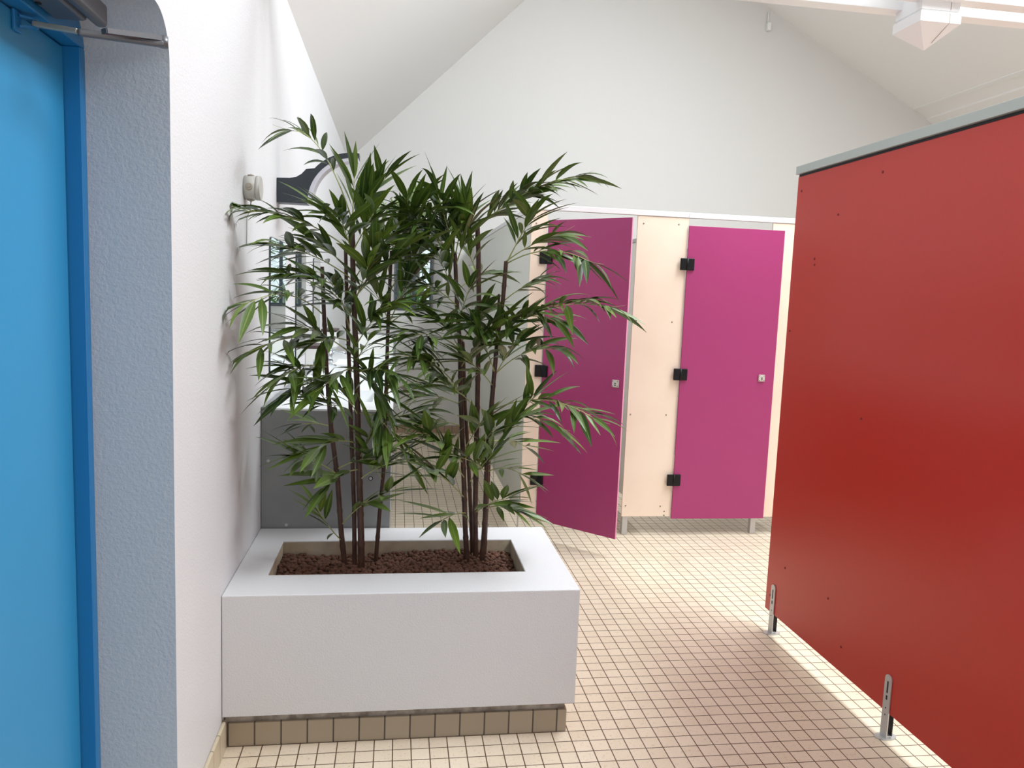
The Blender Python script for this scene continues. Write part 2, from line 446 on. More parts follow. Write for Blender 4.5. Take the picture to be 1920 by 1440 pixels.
# ridge of light batten that runs along the right slope, and a seam board under it
bm = bmx()
for x0, wd, th in ((5.70, 0.02, 0.012),):
    prism(bm, [(x0-wd, 2.0, zr(x0-wd)-th), (x0+wd, 2.0, zr(x0+wd)-th), (x0+wd, YB-0.002, zr(x0+wd)-th), (x0-wd, YB-0.002, zr(x0-wd)-th)], (0, 0, th+0.003))
struct('trim_1', bm, M['white_plastic'])
bm = bmx()
x0 = 5.86
prism(bm, [(x0, 2.0, zr(x0)-0.02), (x0+0.4, 2.0, zr(x0+0.4)-0.02), (x0+0.4, YB-0.002, zr(x0+0.4)-0.02), (x0, YB-0.002, zr(x0)-0.02)], (0, 0, 0.023))
struct('trim_2', bm, M['ceiling'])

# skirtings
bm = bmx(); box(bm, XL, XL+0.012, DY1, 2.475, 0, 0.098, 0.004)
struct('baseboard_left', bm, M['skirt_side'])
bm = bmx(); box(bm, XL, 0.93, YB-0.012, YB, 0, 0.085, 0.003); box(bm, 0.99, XRW, YB-0.012, YB, 0, 0.085, 0.003)
struct('baseboard_back', bm, M['skirt_back'])

# window in the back wall: frame, mullion, panes
wroot = thing('window_1', (0.16, YB+TH, WZ0), None, None); wroot['kind'] = 'structure'
bm = bmx(); fw = 0.022; y0, y1 = YB+TH-0.05, YB+TH-0.005
box(bm, WX0, WX0+fw, y0, y1, WZ0, WZ1); box(bm, WX1-fw, WX1, y0, y1, WZ0, WZ1)
box(bm, WX0+fw, WX1-fw, y0, y1, WZ0, WZ0+fw); box(bm, WX0+fw, WX1-fw, y0, y1, WZ1-fw, WZ1)
box(bm, 0.150, 0.182, y0, y1, WZ0+fw, WZ1-fw)
link('window_frame', bm, M['win_frame'], wroot)
for xa, xb in ((WX0+fw, 0.150), (0.182, WX1-fw)):
    bm = bmx(); box(bm, xa, xb, y0+0.018, y0+0.026, WZ0+fw, WZ1-fw)
    link('window_pane', bm, M['glass'], wroot)

# garden outside the window
bm = bmx(); box(bm, -8, 8, YB+TH+0.02, YB+14, -0.3, -0.1)
go = link('ground', bm, M['grass']); go['kind'] = 'structure'

# ================================================================== BLUE DOOR AND CLOSER
droot = thing('door_1', (-0.75, (DY0+DY1)/2, 0), None, None); droot['kind'] = 'structure'
LT = 2.018
bm = bmx(); box(bm, -0.80, -0.752, DY0+0.045, 1.928, 0.008, LT-0.004, 0.002)
link('door_leaf', bm, M['blue'], droot)
bm = bmx()
def jamb(ya, yb, yr):
    box(bm, -0.80, WX-0.001, ya, yb, 0, DZ+0.02, 0.002)
box(bm, -0.80, WX+0.004, 1.931, DY1+0.02, 0, LT, 0.003)
box(bm, -0.80, WX+0.004, DY0-0.02, DY0+0.042, 0, LT, 0.003)
box(bm, -0.80, WX+0.004, DY0-0.02, DY1+0.02, LT, DZ+0.05, 0.003)
link('door_frame', bm, M['blue_frame'], droot)

cl = thing('door_closer', (-0.69, 1.65, 2.05), 'grey metal hydraulic closer with folded arms at top of the blue door', 'door closer')
bm = bmx()
box(bm, -0.7145, -0.648, 1.42, 1.793, 2.030, 2.088, 0.008)
link('body', bm, M['closer'], cl)
bm = bmx()
box(bm, -0.6475, -0.622, 1.40, 1.833, 2.032, 2.080, 0.009, seg=4)
link('cover', bm, M['closer'], cl)
bm = bmx(); cyl(bm, (-0.703, 1.695, 2.0298), (-0.703, 1.695, 2.028), 0.006); link('spindle_screw', bm, M['black'], cl)
PE = at(307, 83, 1.80)
bm = bmx()
# lower arm: flat bar from the door bracket to the elbow
def bar(bm, p, q, wy, hz, bev=0.002, mi=0):
    p, q = Vector(p), Vector(q); d = q-p; L = d.length
    qn = d.to_track_quat('X', 'Z').to_matrix().to_4x4()
    T = Matrix.Translation((p+q)/2) @ qn
    box(bm, -L/2, L/2, -wy/2, wy/2, -hz/2, hz/2, bev, mi, rot=T)
A0 = at(145, 60, 1.72)
bar(bm, A0, PE, 0.018, 0.013, 0.004)
cyl(bm, PE+Vector((0, 0, -0.007)), PE+Vector((0, 0, 0.016)), 0.009)
link('lower_arm', bm, M['closer'], cl)
bm = bmx(); bar(bm, PE+Vector((0, 0.004, 0.012)), at(196, 58, 1.70), 0.016, 0.006)
link('upper_arm', bm, M['closer'], cl)
bm = bmx(); bar(bm, at_x(62, 44, -.728), at(146, 59, 1.72), 0.012, 0.010)
link('adjusting_rod', bm, [M['closer_light']], cl)
bm = bmx()
P1, P2 = at_x(38, 40, -0.742), at_x(66, 45, -0.727)
up_ = Vector((0, 0, 0.010))
box(bm, -0.7515, -0.7455, P1.y-0.016, P1.y+0.016, P1.z-0.020, P1.z+0.020, 0.002)
for sg in (-1, 1):                              # fork: two cheeks that start inside the plate and meet at the rod
    bar(bm, P1+up_*sg+Vector((-0.005, 0, 0)), P2+up_*sg*0.7, 0.014, 0.004, 0.0)
bar(bm, P2-up_, P2+up_, 0.010, 0.010, 0.0)
link('door_bracket', bm, M['blue_frame'], cl)

# ================================================================== PLANTER
pl = thing('planter', (0.05, 2.82, 0), 'built-in white plaster planter box with taupe tile plinth against left wall', 'planter')
PX0, PX1, PY0, PY1, PZ0, PZ1 = XL+0.001, 0.632, 2.455, 3.165, 0.117, 0.523
TX0, TX1, TY0, TY1, TZ = -0.418, 0.471, 2.635, 3.000, 0.40
bm = bmx()
# body as a ring with a trough: outer box and inner trough walls
N = 24
def rowv(y, z, xa, xb, jit=0.0):
    return [bm.verts.new((xa+(xb-xa)*i/N, y, z+random.uniform(-jit, jit))) for i in range(N+1)]
o = [(PX0, PY0), (PX1, PY0), (PX1, PY1), (PX0, PY1)]
t_ = [(TX0, TY0), (TX1, TY0), (TX1, TY1), (TX0, TY1)]
ob = [bm.verts.new((x_, y_, PZ0)) for x_, y_ in o]; ot = [bm.verts.new((x_, y_, PZ1)) for x_, y_ in o]
tt = [bm.verts.new((x_, y_, PZ1)) for x_, y_ in t_]; tb = [bm.verts.new((x_, y_, TZ)) for x_, y_ in t_]
for i in range(4):
    j = (i+1) % 4
    bm.faces.new((ob[i], ob[j], ot[j], ot[i])); bm.faces.new((ot[i], ot[j], tt[j], tt[i]))
    f = bm.faces.new((tt[i], tt[j], tb[j], tb[i])); f.material_index = 1
f = bm.faces.new(tb); f.material_index = 1
bm.faces.new(ob[::-1])
es = [e for e in bm.edges if (e.verts[0] in ot and e.verts[1] in ot) or (e.verts[0] in ob and e.verts[1] in ot) or (e.verts[0] in ot and e.verts[1] in ob)]
es += [e for e in bm.edges if e.verts[0] in tt and e.verts[1] in tt]
fix(bm)
bmesh.ops.bevel(bm, geom=es, offset=0.005, segments=3, affect='EDGES', profile=0.6)
link('planter_body', bm, [M['stucco'], M['trough']], pl, smooth=False)
bm = bmx(); box(bm, PX0+0.002, 0.603, 2.492, 3.15, 0.0, PZ0+0.002)
link('plinth', bm, M['rough_plaster'], pl)
bm = bmx(); box(bm, XL+0.013, 0.611, 2.480, 2.4915, 0.0, 0.080, 0.002)
link('tile_skirting', bm, M['skirt'], pl)
bm = bmx(); box(bm, 0.6035, 0.612, 2.492, 3.15, 0.0, 0.080, 0.002)
link('tile_skirting', bm, M['skirt_side'], pl)

# clay pebbles
bm = bmx()
rp = random.Random(3)
ico = bmesh.new(); bmesh.ops.create_icosphere(ico, subdivisions=2, radius=1.0)
iv = [v.co.copy() for v in ico.verts]; ifc = [[v.index for v in f.verts] for f in ico.faces]; ico.free()
sp = 0.0142
yy = TY0+0.008; row = 0
while yy < TY1-0.006:
    xx = TX0+0.008+(row % 2)*sp*0.5
    while xx < TX1-0.006:
        for lay in range(2):
            r = rp.uniform(0.0070, 0.0100)
            hz = 0.462+0.006*math.sin(xx*9)+0.004*math.sin(yy*23+xx*5) + lay*0.008
            if lay and rp.random() < 0.35: continue
            c = Vector((min(max(xx+rp.uniform(-.004, .004), TX0+r+.001), TX1-r-.001), min(max(yy+rp.uniform(-.004, .004), TY0+r+.001), TY1-r-.001), hz+rp.uniform(-.004, .005)))
            sc = Vector((rp.uniform(.85, 1.1), rp.uniform(.85, 1.1), rp.uniform(.8, 1.0)))*r
            vs = [bm.verts.new((c.x+v.x*sc.x, c.y+v.y*sc.y, c.z+v.z*sc.z)) for v in iv]
            for fi in ifc:
                bm.faces.new([vs[i] for i in fi]).smooth = True
        xx += sp
    yy += sp*0.88; row += 1
box(bm, TX0+0.002, TX1-0.002, TY0+0.002, TY1-0.002, TZ+0.001, 0.457)
peb = link('clay_pebbles', bm, M['clay'])
tag(peb, 'brown expanded clay pebbles filling the white planter trough', 'pebbles', None, 'stuff')

# ================================================================== BAMBOO
RL = random.Random(11)
def add_leaf(bm, uvl, tl, base, d, side, L, W, droop, tint, fold=0.25):
    """lanceolate blade: three vertices a row, folded along the midrib, drooping along its length"""
    d = d.normalized(); nseg = 7
    side = (side - d*side.dot(d)).normalized()
    rows = []; p = Vector(base); ax = d.copy()
    prev = 0.0
    prof = [(0, .10), (.10, .55), (.24, .92), (.40, 1.0), (.58, .86), (.76, .56), (.90, .24), (1.0, .02)]
    down = Vector((0, 0, -1))
    for t, wv in prof:
        p = p + ax*(t-prev)*L
        ax = (ax + down*droop*(t-prev)).normalized()
        prev = t
        s = (side - ax*side.dot(ax)).normalized(); nrm = s.cross(ax)
        if nrm.z < 0: nrm = -nrm
        hw = W*0.5*wv
        rows.append([bm.verts.new(p - s*hw + nrm*hw*fold), bm.verts.new(p), bm.verts.new(p + s*hw + nrm*hw*fold)])
        for v in rows[-1]:
            if v.co.x < XL+0.004: v.co.x = XL+0.004
            v[tl] = tint
    us = (0.0, 0.5, 1.0)
    for i in range(len(rows)-1):
        for k in range(2):
            f = bm.faces.new((rows[i][k], rows[i][k+1], rows[i+1][k+1], rows[i+1][k]))
            f.material_index = 1; f.smooth = True
            for lp, (u, v) in zip(f.loops, ((us[k], prof[i][0]), (us[k+1], prof[i][0]), (us[k+1], prof[i+1][0]), (us[k], prof[i+1][0]))):
                lp[uvl].uv = (u, v)

def spray(parent, p0, p1, n, arch, ls=1.0, droop=0.9, upl=0.0, spike=True, frac=0.3):
    bm = bmx()
    uvl = bm.loops.layers.uv.new('UVMap')
    tl = bm.verts.layers.float.new('tint')
    p0, p1 = Vector(p0), Vector(p1); d = p1-p0; L = d.length
    ctrl = (p0+p1)/2 + Vector((0, 0, 1))*arch*L
    def q(t): return p0*(1-t)**2 + ctrl*2*t*(1-t) + p1*t*t
    pts = [q(i/10) for i in range(11)]
    tube(bm, pts, [0.0026-0.0015*i/10 for i in range(11)], 6, 0)
    tend = (pts[-1]-pts[-2]).normalized()
    if spike:
        tube(bm, [pts[-1], pts[-1]+tend*0.03+Vector((0, 0, .004)), pts[-1]+tend*0.065+Vector((0, 0, 0.012))], [0.0009, 0.0007, 0.0004], 5, 0)
    base_t = RL.random()*0.55
    low = p0.z < 0.98
    if low: droop *= 0.4; ls *= 1.12
    n = int(n*(1.55 if low else 1.8))
    for i in range(n):
        t = frac + (1-frac)*(i+0.5*RL.random())/max(1, n-0.5)
        t = min(t, 0.995)
        p = q(t); tg = (q(min(1, t+.03))-q(t-.03)).normalized()
        sd = tg.cross(Vector((0, 0, 1)))
        if sd.length < 0.15: sd = tg.cross(Vector((0, 1, 0)))
        sd.normalize(); sgn = 1 if i % 2 else -1
        upn = sd.cross(tg)
        ang = RL.uniform(0.3, 1.1)
        dirv = tg*math.cos(ang) + sd*sgn*math.sin(ang)*RL.uniform(.6, 1.0) + upn*RL.uniform(-.45, .45) + Vector((0, 0, upl))
        LL = RL.uniform(0.125, 0.20)*ls
        if i < 2 and n > 4: LL *= 0.8
        if dirv.z < 0: dr = droop*RL.uniform(.1, .5)
        else: dr = droop*RL.uniform(.3, .9)
        sidev = dirv.cross(Vector((0, 0, 1)))
        if sidev.length < 0.1: sidev = Vector((1, 0, 0))
        sidev = (sidev.normalized() + Vector((RL.uniform(-.5, .5), RL.uniform(-.3, .3), RL.uniform(-.6, .6)))).normalized()
        pet = p + dirv.normalized()*0.008
        tube(bm, [p, pet], [0.0009, 0.0012], 4, 0, False)
        add_leaf(bm, uvl, tl, pet, dirv, sidev, LL, LL*RL.uniform(.14, .18)*(1.1 if low else 1), dr, min(1, max(0, base_t*0.5+RL.random()*0.6+(0.2 if low else 0))))
    # end leaf
    add_leaf(bm, uvl, tl, pts[-1], tend+Vector((0, 0, upl*0.6)), tend.cross(Vector((0, 0.3, 1))), 0.14*ls, 0.023*ls, droop, RL.random())
    for v in bm.verts:
        if v.co.x < XL+0.004: v.co.x = XL+0.004
    o = link('leaf_spray', bm, [M['twig'], M['leaf']], parent)
    return o

def cane(parent, pts, r0, r1):
    """jointed cane through photo points (px, py, Y), thin ridges at the nodes"""
    P = [at(*p) if len(p) == 3 else Vector(p) for p in pts]
    bm = bmx(); path = []; rad = []
    tot = sum((P[i+1]-P[i]).length for i in range(len(P)-1)); acc = 0; nxt = RL.uniform(.05, .12)
    for i in range(len(P)-1):
        d = P[i+1]-P[i]; L = d.length; m = max(2, int(L/0.012))
        for k in range(m):
            s = acc + L*k/m
            r = r0 + (r1-r0)*s/tot
            path.append(P[i]+d*k/m)
            if s > nxt:
                r *= 1.16; nxt = s+RL.uniform(.10, .16)
            rad.append(r)
        acc += L
    path.append(P[-1]); rad.append(r1)
    tube(bm, path, rad, 10)
    return link('cane', bm, M['cane'], parent)

bA = thing('artificial_bamboo', (-0.11, 2.86, 0.46), 'left artificial bamboo clump in the planter, in front of the grey vanity', 'plant', 'artificial bamboos in the planter')
bB = thing('artificial_bamboo', (0.32, 2.91, 0.46), 'right artificial bamboo clump in the planter, leaves crossing the open magenta door', 'plant', 'artificial bamboos in the planter')
cane(bA, [(647, 1064, 2.88), (640, 1000, 2.88), (633, 897, 2.88), (621, 803, 2.88), (612, 690, 2.88), (606, 553, 2.88), (604, 500, 2.88)], .0105, .007)
cane(bA, [(678, 1076, 2.83), (677, 1000, 2.83), (671, 790, 2.83), (668, 680, 2.83), (662, 520, 2.83), (660, 410, 2.83)], .0125, .009)
cane(bA, [(665, 1066, 2.87), (664, 950, 2.87), (657, 760, 2.87), (654, 660, 2.87), (650, 560, 2.87), (648, 470, 2.87)], .0085, .0065)
cane(bA, [(704, 1059, 2.91), (713, 949, 2.91), (719, 887, 2.91), (723, 772, 2.91), (727, 626, 2.91), (731, 530, 2.91), (734, 470, 2.91)], .0082, .0062)
cane(bB, [(876, 1059, 2.90), (872, 985, 2.90), (870, 906, 2.90), (864, 753, 2.90), (862, 644, 2.90), (857, 573, 2.90), (853, 475, 2.90)], .0105, .0078)
cane(bB, [(886, 1047, 2.97), (883, 964, 2.97), (877, 840, 2.97), (872, 760, 2.97), (868, 640, 2.97)], .0085, .007)
cane(bB, [(892, 1053, 2.93), (891, 964, 2.93), (892, 902, 2.93), (895, 764, 2.93), (897, 640, 2.93), (898, 573, 2.93), (897, 475, 2.93), (895, 420, 2.93)], .0108, .0092)
cane(bB, [(903, 1062, 2.89), (910, 964, 2.89), (913, 862, 2.89), (922, 753, 2.89), (934, 622, 2.89), (943, 562, 2.89), (949, 490, 2.89)], .0105, .0082)
cane(bB, [(909, 1047, 2.95), (914, 940, 2.95), (920, 820, 2.95), (928, 700, 2.95), (936, 551, 2.95)], .006, .005)

# (x0, y0, x1, y1, Y0, Y1, leaves, arch, leaf scale, droop, lift)
SA = [
 (631, 880, 700, 860, 2.88, 2.76, 6, .1, .95, .7, .05), (640, 985, 690, 940, 2.88, 2.78, 4, .1, .9, .7, 0),
 (674, 880, 620, 905, 2.83, 2.72, 5, .15, .95, .7, 0), (668, 690, 720, 760, 2.83, 2.70, 6, .2, 1.0, .9, 0),
 (657, 770, 610, 760, 2.87, 2.74, 6, .1, .95, .7, 0), (724, 760, 690, 700, 2.91, 2.82, 6, .05, .95, .8, .05),
 (617, 760, 560, 690, 2.88, 2.75, 6, .05, .95, .8, .05), (654, 660, 560, 610, 2.87, 2.72, 7, .1, 1.0, .8, 0),
 (664, 560, 590, 520, 2.83, 2.70, 7, .1, 1.0, .7, 0), (662, 500, 740, 440, 2.83, 2.80, 8, .05, 1.05, .7, .05),
 (728, 610, 770, 520, 2.91, 2.82, 7, .05, 1.0, .8, .05), (666, 650, 700, 600, 2.83, 2.72, 6, .05, 1.0, .7, .05),
 (716, 900, 690, 850, 2.91, 2.80, 5, .05, .9, .7, .05),
 (733, 500, 765, 375, 2.91, 2.86, 8, .05, .9, 1.1, .0),
 (660, 412, 548, 245, 2.83, 2.76, 8, .45, .85, 1.3, 0), (661, 415, 722, 335, 2.83, 2.75, 5, .05, 1.0, .5, .3),
 (660, 430, 664, 335, 2.83, 2.78, 6, .0, .9, .4, .3), (658, 470, 462, 396, 2.83, 2.62, 10, .18, .85, 1.3, 0),
 (655, 520, 528, 462, 2.87, 2.70, 9, .12, .95, .9, 0), (660, 440, 600, 392, 2.83, 2.70, 7, .05, .95, .7, .05),
 (606, 590, 470, 566, 2.88, 2.52, 10, .22, .95, 1.2, 0), (608, 640, 480, 655, 2.88, 2.60, 8, .15, .95, .8, 0),
 (605, 540, 535, 515, 2.88, 2.72, 6, .1, .9, .9, 0), (612, 690, 530, 708, 2.88, 2.68, 8, .2, .95, 1.2, 0),
 (614, 715, 545, 735, 2.88, 2.66, 7, .1, 1.0, .8, 0), (663, 560, 752, 470, 2.83, 2.75, 8, .05, 1.1, .6, .1),
 (731, 545, 800, 460, 2.91, 2.85, 8, .1, 1.0, .9, .05), (661, 530, 712, 455, 2.83, 2.68, 7, .05, 1.0, .6, .15),
 (667, 620, 730, 572, 2.83, 2.66, 7, .1, 1.0, .9, 0), (727, 610, 795, 570, 2.91, 2.80, 7, .1, .95, .9, 0),
 (732, 520, 705, 410, 2.91, 2.92, 7, .0, 1.0, .7, .1), (733, 490, 785, 385, 2.91, 2.88, 9, .08, 1.0, 1.0, .05),
 (734, 475, 822, 392, 2.91, 2.82, 8, .15, 1.0, 1.1, 0), (668, 690, 610, 722, 2.83, 2.66, 7, .15, 1.0, .9, 0),
 (669, 700, 742, 705, 2.83, 2.66, 7, .2, 1.0, 1.2, 0), (723, 740, 800, 712, 2.91, 3.02, 8, .12, .9, 1.0, 0),
 (722, 790, 788, 775, 2.91, 2.85, 7, .1, .85, .9, 0), (672, 775, 735, 812, 2.83, 2.70, 6, .25, .95, .8, 0),
 (633, 890, 560, 858, 2.88, 2.76, 6, .12, .95, .8, .05), (642, 1015, 590, 945, 2.88, 2.78, 6, -.1, .8, 1.1, 0),
 (674, 900, 735, 868, 2.83, 2.72, 7, .1, .95, .7, .05), (676, 945, 735, 922, 2.83, 2.72, 5, .05, .95, .5, .05),
 (671, 832, 592, 842, 2.83, 2.70, 7, .2, .95, .9, 0), (620, 800, 570, 795, 2.88, 2.95, 4, .1, .8, .8, .1),
 (716, 850, 768, 868, 2.91, 2.86, 5, .3, .9, .9, 0), (655, 640, 598, 640, 2.87, 2.74, 7, .15, 1.0, .9, 0),
 (727, 640, 785, 640, 2.91, 2.84, 6, .2, .9, 1.0, 0), (650, 500, 590, 455, 2.87, 2.80, 7, .08, 1.0, .8, 0),
 (733, 480, 748, 405, 2.91, 2.98, 7, .0, 1.0, .8, .1), (662, 480, 640, 410, 2.83, 2.72, 7, .0, 1.0, .6, .1),
 (662, 470, 700, 400, 2.83, 2.76, 7, .0, 1.0, .7, .1), (664, 600, 620, 545, 2.83, 2.68, 7, .05, 1.0, .8, 0),
 (664, 570, 690, 500, 2.83, 2.70, 7, .0, 1.05, .7, .1), (656, 700, 690, 640, 2.87, 2.75, 6, .05, 1.0, .9, 0),
 (672, 780, 640, 730, 2.83, 2.72, 6, .05, .95, .9, 0), (656, 620, 640, 560, 2.87, 2.80, 6, .05, .95, .9, 0),
 (728, 600, 700, 540, 2.91, 2.88, 6, .05, 1.0, .9, 0), (674, 860, 700, 800, 2.83, 2.74, 5, .0, .95, .6, .1),
 (658, 425, 690, 360, 2.83, 2.84, 7, .0, 1.0, .7, .1),
]
SB = [
 (854, 500, 880, 420, 2.90, 2.84, 7, .0, .95, .8, .1),
 (895, 425, 1000, 360, 2.93, 2.86, 10, .1, .95, 1.0, .05), (896, 460, 850, 390, 2.93, 2.84, 7, .05, .95, .9, .1),
 (949, 490, 1045, 440, 2.89, 2.80, 8, .1, .95, 1.0, 0), (940, 600, 1050, 600, 2.89, 2.74, 9, .12, .9, 1.1, 0),
 (928, 700, 900, 620, 2.89, 2.76, 7, .0, 1.0, .7, .1), (864, 740, 810, 690, 2.90, 2.82, 7, .1, .95, .9, 0),
 (920, 790, 1040, 800, 2.89, 2.74, 8, .2, .9, 1.2, 0), (893, 850, 930, 800, 2.93, 2.80, 6, .05, .95, .7, .1),
 (867, 760, 790, 740, 2.90, 2.98, 7, .1, .95, .9, 0), (873, 900, 830, 840, 2.90, 2.80, 6, .05, .95, .7, .1),
 (863, 690, 900, 640, 2.90, 2.80, 6, .05, 1.0, .7, .05), (858, 560, 820, 480, 2.90, 2.82, 7, .05, .95, .9, .05),
 (935, 640, 980, 600, 2.89, 2.80, 7, .1, .95, .9, 0),
 (854, 480, 820, 360, 2.90, 2.80, 8, .02, .9, 1.3, .0), (855, 490, 765, 400, 2.90, 2.82, 10, .15, 1.0, 1.1, 0),
 (854, 478, 872, 385, 2.90, 2.84, 6, .0, .9, .5, .25), (895, 425, 1080, 332, 2.93, 2.78, 14, .16, .95, 1.2, 0),
 (949, 495, 1000, 402, 2.89, 2.74, 8, .05, .95, .8, .1), (949, 495, 1105, 490, 2.89, 2.60, 11, .22, 1.0, 1.3, 0),
 (938, 612, 1140, 575, 2.89, 2.58, 14, .16, .9, 1.3, 0), (930, 700, 1035, 655, 2.95, 2.72, 9, .2, .95, 1.4, 0),
 (922, 770, 1115, 785, 2.89, 2.60, 14, .25, .92, 1.2, 0), (914, 855, 1000, 745, 2.89, 2.74, 7, .02, .95, .6, .1),
 (864, 735, 752, 668, 2.90, 2.70, 11, .25, .95, 1.2, 0), (866, 800, 800, 792, 2.90, 2.86, 7, .15, .95, .9, 0),
 (870, 870, 795, 812, 2.90, 2.76, 9, .12, .95, .8, .05), (872, 935, 800, 878, 2.90, 2.72, 9, .1, .92, .8, .05),
 (875, 962, 830, 975, 2.90, 2.76, 5, .1, 1.0, .5, 0), (890, 962, 950, 935, 2.93, 2.76, 6, .1, .95, .7, .05),
 (908, 955, 965, 955, 2.89, 2.80, 6, .2, .95, .8, 0), (913, 885, 978, 890, 2.89, 2.78, 6, .25, .8, .9, .1),
 (917, 830, 985, 838, 2.89, 2.98, 6, .2, .85, 1.1, 0), (936, 645, 880, 602, 2.89, 2.76, 8, .12, 1.0, .9, 0),
 (897, 660, 942, 600, 2.93, 2.78, 7, .05, 1.0, .7, .1), (862, 655, 825, 600, 2.90, 2.80, 7, .08, 1.0, .9, 0),
 (858, 575, 800, 535, 2.90, 2.80, 8, .12, .95, .9, 0), (857, 545, 905, 512, 2.90, 2.98, 6, .1, .95, 1.0, 0),
 (944, 565, 1010, 525, 2.89, 2.86, 7, .12, .9, 1.0, 0), (925, 725, 870, 672, 2.89, 2.74, 8, .1, 1.05, .8, .05),
 (896, 770, 838, 722, 2.93, 2.80, 7, .1, 1.0, .9, 0), (912, 885, 862, 858, 2.89, 2.76, 6, .1, .95, .8, .05),
 (862, 655, 778, 628, 2.90, 2.74, 9, .18, .95, 1.1, 0), (928, 705, 968, 640, 2.95, 2.80, 7, .05, .95, .7, .1),
 (895, 428, 940, 392, 2.93, 2.90, 6, .1, .9, .9, .05), (880, 905, 925, 850, 2.97, 2.82, 6, .05, .95, .7, .1),
 (856, 500, 830, 420, 2.90, 2.92, 8, .0, 1.0, 1.0, .05), (897, 520, 862, 430, 2.93, 2.86, 7, .0, .95, 1.0, .05),
 (866, 640, 905, 590, 2.97, 2.92, 6, .1, .95, .9, 0), (872, 840, 905, 790, 2.97, 2.86, 5, .05, .95, .7, .1),
 (855, 490, 800, 440, 2.90, 3.00, 8, .1, 1.0, 1.2, 0), (860, 600, 880, 540, 2.90, 2.78, 6, .0, 1.0, .8, .05),
]
for par, S in ((bA, SA), (bB, SB)):
    for (x0, y0, x1, y1, Y0, Y1, n, arch, ls, dr, upl) in S:
        spray(par, at(x0, y0, Y0), at(x1, y1, Y1), n, arch, ls, dr, upl)

# ================================================================== VANITY
va = thing('vanity_unit', (-0.27, 3.172, 0), 'grey laminate vanity counter with white basins along the left wall behind the planter', 'vanity')
VX1, VY0, VY1, VZ = -0.014, 3.172, 5.95, 1.008
ep = None
bm = bmx(); box(bm, XL+0.002, VX1, VY0, VY0+0.018, 0.01, VZ, 0.0015)
ep = link('end_panel', bm, M['grey_lam'], va)
for k, (x_, z_) in enumerate(((-0.5034, .8015), (-.3928, .820), (-.0952, .7303), (-.4311, .5354))):
    bm = bmx(); cyl(bm, (x_, VY0, z_), (x_, VY0-0.0025, z_), 0.0062 if k != 1 else .007, seg=18)
    if k in (1, 2): cyl(bm, (x_, VY0-0.0001, z_), (x_, VY0-0.0015, z_), 0.009, seg=18, mi=1)
    link('screw_cap', bm, [M['cap'], M['dark_gap']], ep)
bm = bmx(); box(bm, VX1-0.018, VX1, VY0+0.019, VY1, 0.10, VZ-0.05, 0.001)
link('front_panel', bm, M['grey_lam'], va)
bm = bmx(); box(bm, XL+0.002, XL+0.04, VY0, VY1, VZ+0.001, VZ+0.013, 0.002)
box(bm, XL+0.002, XL+0.022, VY0+.02, VY1, VZ-0.15, VZ+0.002)
link('splash_strip', bm, M['grey_edge'], va)
# countertop with three rectangular basins
bm = bmx()
CX0, CX1 = XL+0.042, VX1+0.004
basins = [(3.40, 3.80), (4.25, 4.65), (5.10, 5.50)]; BX0, BX1, BZ = -0.40, -0.10, 0.90
ztop = VZ+0.008; zbt = VZ-0.045
ys = [VY0+0.0005]; 
for a0, a1 in basins: ys += [a0, a1]
ys.append(VY1)
xs = [CX0, BX0, BX1, CX1]
for j in range(len(ys)-1):
    for i in range(3):
        if i == 1 and j % 2 == 1:
            zb_ = BZ
            v = lambda X, Y, Z: bm.verts.new((X, Y, Z))
            xa, xb, ya, yb = xs[1]+.03, xs[2]-.03, ys[j]+.03, ys[j+1]-.03
            bm.faces.new((v(xa, ya, zb_), v(xb, ya, zb_), v(xb, yb, zb_), v(xa, yb, zb_)))
            R = [(xs[1], ys[j]), (xs[2], ys[j]), (xs[2], ys[j+1]), (xs[1], ys[j+1])]; Q = [(xa, ya), (xb, ya), (xb, yb), (xa, yb)]
            for k in range(4):
                l = (k+1) % 4
                bm.faces.new((v(R[k][0], R[k][1], ztop), v(R[l][0], R[l][1], ztop), v(Q[l][0], Q[l][1], zb_), v(Q[k][0], Q[k][1], zb_)))
            continue
        bm.faces.new([bm.verts.new(c) for c in ((xs[i], ys[j], ztop), (xs[i+1], ys[j], ztop), (xs[i+1], ys[j+1], ztop), (xs[i], ys[j+1], ztop))])
for (p, q) in (((CX0, ys[0]), (CX1, ys[0])), ((CX1, ys[0]), (CX1, VY1)), ((CX1, VY1), (CX0, VY1))):
    zb2 = VZ+0.0005 if p[1] == q[1] == ys[0] else zbt
    bm.faces.new([bm.verts.new(c) for c in ((p[0], p[1], zb2), (q[0], q[1], zb2), (q[0], q[1], ztop), (p[0], p[1], ztop))])
bmesh.ops.remove_doubles(bm, verts=bm.verts[:], dist=1e-5)
link('countertop', bm, M['top'], va)
# raised end board with grey edge at the far end
bm = bmx(); box(bm, -0.30, VX1-.012, VY1-0.02, VY1, VZ+0.009, 1.17, .001); link('far_end_board', bm, M['white_lam'], va)
bm = bmx(); box(bm, VX1-.012, VX1+0.006, VY1-0.022, VY1+0.002, VZ+0.009, 1.185, .001); box(bm, -0.30, VX1-.012, VY1-0.022, VY1+.002, 1.17, 1.185, .001)
link('edge_trim', bm, M['grey_edge'], va)

